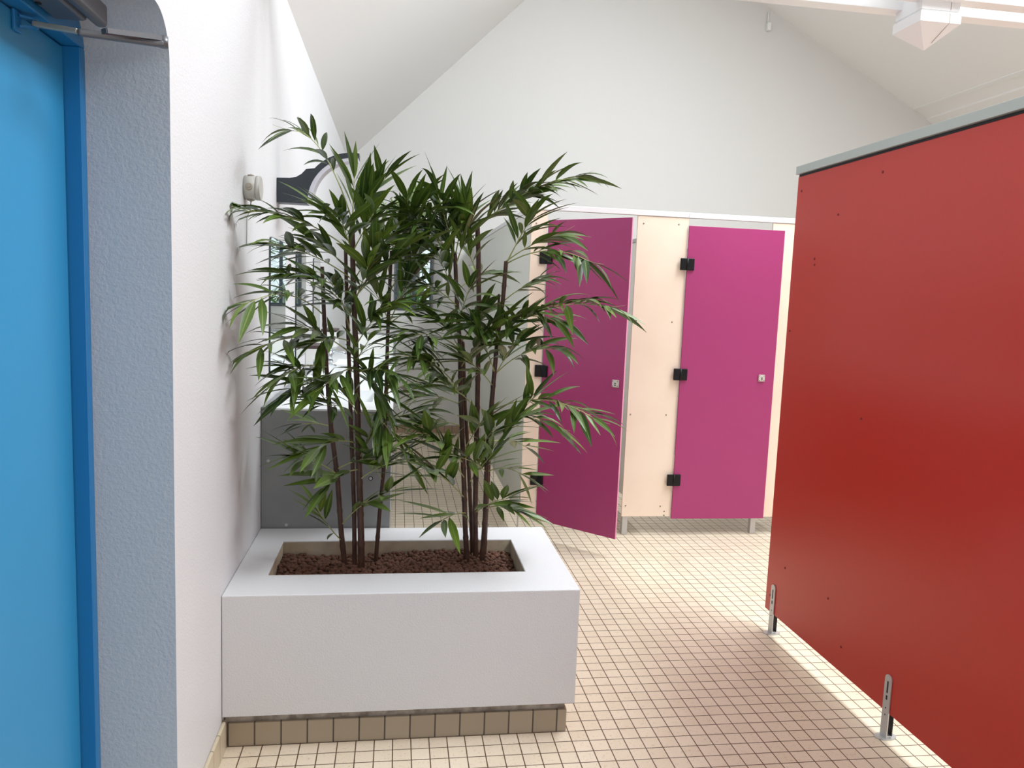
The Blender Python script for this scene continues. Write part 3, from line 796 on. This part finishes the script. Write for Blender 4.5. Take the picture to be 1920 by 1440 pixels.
def faucet(x, y, z, label):
    f = thing('faucet', (x, y, z), label, 'faucet', 'chrome taps on the vanity')
    bm = bmx(); cyl(bm, (x, y, z), (x, y, z+0.006), 0.026, seg=24); cyl(bm, (x, y, z+.006), (x, y, z+0.075), 0.021, 0.019, seg=24)
    link('tap_body', bm, M['chrome'], f, True)
    bm = bmx(); tube(bm, [(x, y, z+.05), (x+.04, y, z+.066), (x+.09, y, z+.062), (x+.105, y, z+.048)], [.012, .011, .010, .010], 12)
    link('spout', bm, M['chrome'], f, True)
    bm = bmx(); cyl(bm, (x, y, z+.075), (x, y, z+.085), 0.020, .017, 24); bar(bm, (x, y, z+.085), (x+.05, y, z+.098), .013, .006)
    link('lever', bm, M['chrome'], f)
for (y_, lb) in ((3.55, 'chrome basin tap nearest the planter, low on the white vanity top'), (4.45, 'chrome basin tap second from the planter on the white vanity top'), (5.30, 'chrome basin tap farthest from the planter on the white vanity top')):
    faucet(-0.445, y_, ztop+0.0005, lb)

# ================================================================== MIRRORS, LAMP, BOXES ON THE LEFT WALL
def mirror(y0, y1, z0, z1, label):
    r = 0.03
    m = thing('wall_mirror', (XL, (y0+y1)/2, z0), label, 'mirror', 'mirrors above the vanity')
    def rr(k, x):
        pts = []
        for (cy, cz, a0) in ((y1-r, z1-r, 0), (y0+r, z1-r, PI/2), (y0+r, z0+r, PI), (y1-r, z0+r, 1.5*PI)):
            for i in range(6):
                a = a0 + PI/2*i/5
                pts.append((x, cy+(r+k)*math.cos(a), cz+(r+k)*math.sin(a)))
        return pts
    bm = bmx(); prism(bm, rr(0.0, XL+0.001), (0.006, 0, 0)); fix(bm)
    link('backing', bm, M['mirror_edge'], m)
    bm = bmx(); bm.faces.new([bm.verts.new(p) for p in rr(-0.003, XL+0.0075)]); 
    for f in bm.faces:
        f.normal_update()
        if f.normal.x < 0: f.normal_flip()
    link('mirror_glass', bm, M['mirror'], m)
mirror(3.36, 3.80, 1.122, 1.707, 'frameless wall mirror nearest the planter, reflecting the garden window')
mirror(4.20, 4.62, 1.122, 1.690, 'second frameless wall mirror from the planter, half hidden by bamboo leaves')
mirror(5.04, 5.46, 1.122, 1.690, 'third frameless wall mirror from the planter, farthest along the left wall')

la = thing('wall_lamp', (XL, 3.60, 1.91), 'charcoal arch-shaped wall lamp with pale inner band, above the first mirror', 'lamp')
# arched band seen from the side: a foot on the wall sweeping into a half ring
LY0, LY1 = 3.555, 3.645
cx, cz, ro, ri = -0.205, 1.868, 0.225, 0.197
outer = []
foot = [(XL+0.001, 1.868), (XL+0.001, 1.972), (-0.478, 1.974), (-0.450, 1.980), (-0.428, 1.994), (-0.408, 2.016)]
outl = foot[:]
a_s = math.radians(138); a_e = math.radians(84)
for i in range(22):
    a = a_s+(a_e-a_s)*i/21
    outl.append((cx+ro*math.cos(a), cz+ro*math.sin(a)*1.02))
inn = [(cx+(ri+0.012*(1-i/24))*math.cos(a_e+(PI-a_e)*i/24), cz+(ri+0.012*(1-i/24))*math.sin(a_e+(PI-a_e)*i/24)) for i in range(25)]
poly = outl + inn
bm = bmx()
fs = prism(bm, [(x_, LY0, z_) for x_, z_ in poly], (0, LY1-LY0, 0)); fix(bm)
link('arch_bracket', bm, M['char'], la)
bm = bmx()
ins = [(ri+0.012*(1-i/24)-0.0005, a_e+0.01+(PI-a_e-0.01)*i/24, ri-0.022+0.022*(1-i/24)) for i in range(25)]
in2 = [(cx+r_*math.cos(a), cz+r_*math.sin(a)) for r_, a, q_ in ins]
in3 = [(cx+q_*math.cos(a), cz+q_*math.sin(a)) for r_, a, q_ in ins[::-1]]
prism(bm, [(x_, LY0+0.001, z_) for x_, z_ in in2+in3], (0, LY1-LY0-0.002, 0)); fix(bm)
link('diffuser', bm, M['opal'], la)

jb = thing('junction_box', (XL, 2.845, 1.84), 'round grey junction box with rubber grommets high on left white wall', 'junction box')
jy, jz, jr = 2.850, 1.838, 0.041
bm = bmx(); cyl(bm, (XL+0.001, jy, jz), (XL+0.040, jy, jz), jr, seg=32); link('box_body', bm, M['box_grey'], jb)
bm = bmx(); cyl(bm, (XL+0.0405, jy, jz), (XL+0.052, jy, jz), jr+.001, jr+.001, 32); cyl(bm, (XL+0.052, jy, jz), (XL+.055, jy, jz), jr+.001, jr-.003, 32, True); link('lid', bm, M['box_grey'], jb)
for dy, dz in ((-1, 0), (0, 1), (0, -1)):
    bm = bmx()
    p = Vector((XL+0.020, jy+dy*(jr-0.001), jz+dz*(jr-.001))); q_ = p+Vector((0, dy, dz))*0.004
    cyl(bm, p, q_, 0.013, 0.011, 20); cyl(bm, q_, q_+Vector((0, dy, dz))*0.002, 0.006, .005, 16)
    link('grommet', bm, M['knock'], jb)
bm = bmx(); tube(bm, [(XL+.02, jy, jz-jr-.005), (XL+.018, jy, jz-jr-.035), (XL+.006, jy+.002, jz-jr-.06), (XL+.004, jy+.004, jz-jr-.16)], .0022, 6); link('cable', bm, M['box_grey'], jb)

def dispenser(y, zt, label):
    d = thing('paper_dispenser', (XL, y, zt-0.135), label, 'dispenser', 'dispensers above the vanity')
    bm = bmx(); box(bm, XL+0.001, XL+0.105, y, y+0.26, zt-0.135, zt-0.018, .004); link('dispenser_body', bm, M['white_lam'], d)
    bm = bmx(); box(bm, XL+0.001, XL+0.107, y-.002, y+0.262, zt-0.0175, zt, .003); link('top_cap', bm, M['brown_trim'], d)
dispenser(4.66, 1.165, 'white wall dispenser with dark top between second and third mirror')
dispenser(5.62, 1.215, 'white wall dispenser with dark top beyond the third mirror')

# ================================================================== CUBICLES
YC, ZC = 4.666, 2.02
def panel(bm, x0, x1, y0, y1, z0, z1, bev=0.0015): box(bm, x0, x1, y0, y1, z0, z1, bev)

def screws(parent, pts, m, r=0.0055):
    for x_, z_ in pts:
        bm = bmx(); cyl(bm, (x_, YC+.0002, z_), (x_, YC-0.003, z_), r, r*.7, 12); link('panel_screw', bm, m, parent)

hr = thing('head_rail', (1.7, YC, ZC), 'long white head rail along the top of the two magenta-door cubicles', 'rail')
bm = bmx(); box(bm, 0.775, 3.30, YC-0.006, YC+0.028, ZC+0.002, ZC+0.034, .002); link('rail_profile', bm, M['rail_white'], hr)
bm = bmx(); box(bm, 1.771, 1.773, YC-0.0066, YC-.0055, ZC+0.002, ZC+0.034); link('rail_joint', bm, M['galv'], hr)

def hinge(parent, hx, hy, z, ang=0.0):
    """black block hinge: two leaves and a barrel at the hinge line"""
    T = Matrix.Translation((hx, hy, z))
    T2 = T @ Matrix.Rotation(ang, 4, 'Z')
    h = bmx()
    box(h, -0.045, -0.003, -0.013, 0.0, -0.037, 0.037, 0.004, rot=T)
    box(h, 0.003, 0.045, -0.013, 0.0, -0.037, 0.037, 0.004, rot=T2)
    cyl(h, T @ Vector((0, -0.010, -0.037)), T @ Vector((0, -0.010, 0.037)), 0.0075, seg=14)
    return link('hinge', h, M['black'], parent)

def cubicle_door(parent, hx, hy, width, ang, z0, z1, lock_d, lock_z):
    T = Matrix.Translation((hx, hy, 0)) @ Matrix.Rotation(ang, 4, 'Z')
    bm = bmx(); box(bm, 0.002, width, 0.0, 0.013, z0, z1, 0.0012, rot=T)
    for f in bm.faces:
        n = T.to_3x3().inverted() @ f.normal if f.normal.length else f.normal
    d = link('door', bm, M['magenta'], parent)
    bm = bmx(); box(bm, width+.0002, width+0.0016, 0.0005, 0.0125, z0, z1, rot=T); link('edge_band', bm, M['magenta_edge'], d)
    s = 0.021
    bm = bmx(); box(bm, lock_d-s, lock_d+s, -0.0095, -0.0003, lock_z-s*1.02, lock_z+s*1.02, 0.002, rot=T)
    lp = link('lock_plate', bm, M['steel'], d)
    for sx in (-1, 1):
        for sz in (-1, 1):
            bm = bmx(); cyl(bm, T @ Vector((lock_d+sx*.015, -0.0096, lock_z+sz*.015)), T @ Vector((lock_d+sx*.015, -0.0106, lock_z+sz*.015)), .0028, seg=10)
            link('lock_screw', bm, M['brown_trim'], d)
    bm = bmx(); cyl(bm, T @ Vector((lock_d, -0.0096, lock_z+.001)), T @ Vector((lock_d, -0.011, lock_z+.001)), .0042, seg=14)
    box(bm, lock_d-.005, lock_d+.005, -0.011, -0.0096, lock_z-.012, lock_z-.007, rot=T)
    link('keyhole', bm, M['dark_gap'], d)
    for hz in (1.737, 1.049, 0.368): hinge(d, hx, hy, hz, ang)
    return d

ca = thing('toilet_cubicle', (0.90, YC, 0), 'left cubicle with its magenta door standing ajar, beside the bamboo', 'cubicle', 'magenta-door cubicles')
bm = bmx(); panel(bm, 0.786, 0.883, YC, YC+0.013, 0.118, ZC); link('jamb_panel', bm, M['beige'], ca)
screws(ca, [(0.815, .165), (0.815, 1.94)], M['screw'])
bm = bmx(); panel(bm, 0.784, 0.797, YC+0.0135, 5.96, 0.12, ZC); link('side_panel', bm, M['pale'], ca)
bm = bmx(); panel(bm, 0.784, 0.797, 5.962, 7.0, 0.12, ZC); panel(bm, 0.784, 0.797, 7.002, YB-.005, 0.12, ZC); link('side_panel', bm, M['pale'], ca)
bm = bmx(); box(bm, 0.779, 0.803, YC+.03, YB-.002, ZC+.001, ZC+.03, .001); link('side_rail', bm, M['rail_white'], ca)
for y_ in (4.70, 5.96, 7.0):
    bm = bmx(); box(bm, 0.775, 0.783, y_-.004, y_+.004, 0.0, 0.28); box(bm, .765, .803, y_-.02, y_+.02, 0, .006, .001); link('foot', bm, M['alu'], ca)
LEN1 = 0.573; ANG1 = -math.radians(45.8)
cubicle_door(ca, 0.886, YC-0.002, LEN1, ANG1, 0.108, 1.962, LEN1-0.048, 1.022)

cb_ = thing('toilet_cubicle', (1.62, YC, 0), 'right cubicle with closed magenta door beside the wide beige panel', 'cubicle', 'magenta-door cubicles')
bm = bmx(); panel(bm, 1.446, 1.773, YC, YC+0.013, 0.124, ZC); link('pilaster_panel', bm, M['beige'], cb_)
screws(cb_, [(1.7097, 1.9787), (1.4839, 1.9736), (1.4713, 1.378), (1.7038, 1.3756), (1.4676, .786), (1.703, .7864), (1.4699, .195), (1.7013, .1913)], M['screw'])
for z_ in (.156, .131):
    bm = bmx(); cyl(bm, (1.729, YC+.0002, z_), (1.729, YC-.001, z_), .004, seg=10); link('screw_hole', bm, M['dark_gap'], cb_)
bm = bmx(); panel(bm, 2.330, 3.20, YC, YC+0.013, 0.118, ZC); link('jamb_panel', bm, M['beige'], cb_)
screws(cb_, [(2.365, 1.96)], M['screw'])
for x_ in (1.457, 2.333):
    bm = bmx(); box(bm, x_, x_+0.036, YC+.014, YC+.050, 0.0, 0.5, .003); link('leg', bm, M['alu'], cb_)
bm = bmx(); panel(bm, 1.615, 1.628, YC+.014, YB-.005, 0.12, 1.90); link('side_panel', bm, M['white_lam'], cb_)
bm = bmx(); box(bm, 1.607, 1.636, YC+.014, YB-.002, 1.9005, 1.925, .001); link('side_rail', bm, M['galv'], cb_)
bm = bmx(); box(bm, 1.600, 1.614, 5.6, 5.62, 0, .2); box(bm, 1.58, 1.64, 5.58, 5.64, 0, .006); link('foot', bm, M['alu'], cb_)
bm = bmx(); panel(bm, 2.52, 2.533, YC+.014, YB-.005, 0.12, 1.95); link('side_panel', bm, M['white_lam'], cb_)
bm = bmx(); box(bm, 2.512, 2.541, YC+.014, YB-.002, 1.9505, 1.975, .001); link('side_rail', bm, M['galv'], cb_)
cubicle_door(cb_, 1.772, YC-0.0155, 0.632, 0.0, 0.112, 1.974, 0.546, 1.038)

# ================================================================== RED PARTITION
XR = 1.735
rp_ = thing('partition_panel', (XR, 2.2, 0), 'tall red laminate partition with grey top rail on metal feet, right side', 'partition')
RY0, RY1, RZ0, RZ1 = 0.25, 3.272, 0.094, 2.068
bm = bmx(); box(bm, XR, XR+0.013, RY0, RY1, RZ0, RZ1, .0012); link('panel', bm, M['red'], rp_)
bm = bmx(); box(bm, XR+.002, XR+.012, RY0, RY1-.002, RZ1+.0005, RZ1+.010); link('rubber_seal', bm, M['dark_gap'], rp_)
bm = bmx(); box(bm, XR-.012, XR+.026, 1.98, RY1+.004, RZ1+.0105, RZ1+.045, .0015); box(bm, XR-.012, XR+.026, RY0, 1.978, RZ1+.0105, RZ1+.045, .0015)
link('top_rail', bm, M['galv'], rp_)
for y_, z_ in ((2.6597, 2.0), (2.93, 1.8736), (3.236, 2.004), (3.0826, 1.705), (3.0788, 1.680), (3.2426, 1.393), (2.654, 1.0916), (3.1184, .341), (2.767, .342), (2.652, .1925), (3.23, .17)):
    bm = bmx(); cyl(bm, (XR+.0002, y_, z_), (XR-.002, y_, z_), .0055, .0045, 12); link('panel_screw', bm, M['red_dark'], rp_)
def foot(y):
    bm = bmx()
    hw = 0.018; t = 0.004; x1 = XR-0.0008; x0 = x1-t
    ztop_ = 0.232; pts = [(x0, y-hw, 0.004), (x0, y+hw, 0.004)]
    for i in range(9):
        a = PI*i/8; pts.append((x0, y+hw*math.cos(a), ztop_-hw+hw*math.sin(a)))
    prism(bm, pts, (t, 0, 0))
    # rear flange under the panel and an oval base plate
    box(bm, x1, XR+0.017, y-hw*0.8, y+hw*0.8, 0.004, 0.012)
    ov = []
    for i in range(20):
        a = 2*PI*i/20; ov.append((XR+0.004+0.040*math.cos(a)*(1 if abs(math.cos(a)) < .8 else 1), y+0.024*math.sin(a), 0.0003))
    prism(bm, ov, (0, 0, 0.0045)); fix(bm)
    f = link('foot', bm, M['alu'], rp_)
    bm = bmx(); xs_ = x0-.0006
    box(bm, xs_, x0+.0002, y-.0035, y+.0035, .165, .208); box(bm, xs_, x0+.0002, y-.004, y+.004, .140, .156)
    for zz in (.085, .11): cyl(bm, (xs_, y, zz), (x0+.0002, y, zz), .0028, seg=10)
    link('slot', bm, M['dark_gap'], f)
    bm = bmx(); box(bm, XR+.0137, XR+.0177, y-hw, y+hw, .0125, .20); link('rear_flange_dark_shade', bm, M['dark_gap'], f)  # aluminium rear flange, its shade behind the panel put into the dark colour
foot(3.200); foot(2.352)

# ================================================================== ROOF TRUSS AND SENSOR
tr = thing('roof_truss', (RX, 3.217, 2.63), 'white painted roof truss with pyramid-tipped king post and double tie beam', 'roof truss')
h = 0.088; kz = 2.629; KY = 3.217
bm = bmx()
tip = bm.verts.new((RX, KY, kz))
zb1 = kz+0.088
c1 = [bm.verts.new((RX+sx*(h+.006), KY+sy*(h+.006), zb1)) for sx, sy in ((-1, -1), (1, -1), (1, 1), (-1, 1))]
c2 = [bm.verts.new((RX+sx*(h+.006), KY+sy*(h+.006), zb1+0.04)) for sx, sy in ((-1, -1), (1, -1), (1, 1), (-1, 1))]
c3 = [bm.verts.new((RX+sx*(h-.004), KY+sy*(h-.004), zb1+0.048)) for sx, sy in ((-1, -1), (1, -1), (1, 1), (-1, 1))]
c4 = [bm.verts.new((RX+sx*h, KY+sy*h, zb1+0.052)) for sx, sy in ((-1, -1), (1, -1), (1, 1), (-1, 1))]
c5 = [bm.verts.new((RX+sx*h, KY+sy*h, RZ-0.10)) for sx, sy in ((-1, -1), (1, -1), (1, 1), (-1, 1))]
for i in range(4):
    j = (i+1) % 4
    bm.faces.new((tip, c1[j], c1[i]))
    for p, q in ((c1, c2), (c2, c3), (c3, c4), (c4, c5)): bm.faces.new((p[i], p[j], q[j], q[i]))
bm.faces.new(c5); fix(bm)
kp = link('king_post', bm, M['wood_white'], tr)
bm = bmx()
for pts in ([(RX-.003, -.0008, zb1), ],):
    pass
# drying crack down the post
yk = KY-h-.0065
tube(bm, [(RX+.048, KY-h-.0004, 2.95), (RX+.046, KY-h-.0004, zb1+.055)], .0012, 5)
tube(bm, [(RX+.040, yk, zb1+.038), (RX+.042, yk, zb1+.001), (RX+.012, KY-.03, kz+.024)], .0010, 5)
link('crack', bm, M['screw'], kp)
for ya, yb in ((3.101, 3.170), (3.264, 3.333)):
    bm = bmx(); box(bm, XL+0.02, XRW-.02, ya, yb, 2.804, 2.98, .003); link('tie_beam', bm, M['wood_white'], tr)

se = thing('motion_sensor', (3.885, YB, 4.5), 'small white sensor box on short conduit near top of gable wall', 'sensor')
bm = bmx(); box(bm, 3.868, 3.905, YB-.05, YB-.001, 4.445, 4.525, .004); link('sensor_head', bm, M['white_plastic'], se)
bm = bmx(); cyl(bm, (3.882, YB-.012, 4.524), (3.882, YB-.012, 4.645), .009); link('conduit', bm, M['white_plastic'], se)

# ================================================================== GARDEN BEYOND THE WINDOW
tw = thing('tree', (0.02, 10.3, -0.1), 'thick speckled tree trunk in the garden behind the back window', 'tree')
bm = bmx(); tube(bm, [(-0.02, 10.3, -.1), (0.0, 10.3, 1.0), (0.03, 10.32, 2.2), (0.02, 10.34, 3.8)], [.34, .27, .25, .22], 24); link('trunk', bm, M['bark'], tw)
def shrub(name, cx_, cy_, cz_, r, n, label, seed, L=0.22):
    rr_ = random.Random(seed); t = thing(name, (cx_, cy_, -0.1), label, 'shrub', 'garden shrubs behind the window')
    bm = bmx()
    uvl = bm.loops.layers.uv.new('UVMap'); tl = bm.verts.layers.float.new('tint')
    for i in range(n):
        d = Vector((rr_.gauss(0, 1), rr_.gauss(0, 1), rr_.gauss(0, 1))).normalized()
        p = Vector((cx_, cy_, cz_)) + Vector((d.x*r, d.y*r, d.z*r*1.1))*rr_.uniform(.4, 1)
        add_leaf(bm, uvl, tl, p, d+Vector((0, 0, .3)), d.cross(Vector((.2, .1, 1))), L*rr_.uniform(.7, 1.3), .05, .8, rr_.random())
    for f in bm.faces: f.material_index = 0
    link('foliage', bm, M['out_leaf'], t)
    bm = bmx()
    for k in range(5): tube(bm, [(cx_+rr_.uniform(-.08, .08), cy_, -.1), (cx_+rr_.uniform(-.3, .3)*r, cy_+rr_.uniform(-.3, .3)*r, cz_)], [.02, .01], 6)
    link('stem', bm, M['bark'], t)
shrub('garden_shrub', 1.02, 11.6, 0.85, .62, 420, 'bright green shrub right of the trunk behind the back window', 1)
shrub('garden_shrub', 0.12, 9.35, 1.0, .42, 300, 'low leafy shrub in front of the trunk, just outside the back window', 2)
shrub('garden_shrub', 0.6, 14.2, 2.0, 1.0, 420, 'tall pale shrub farthest behind the back window', 3)
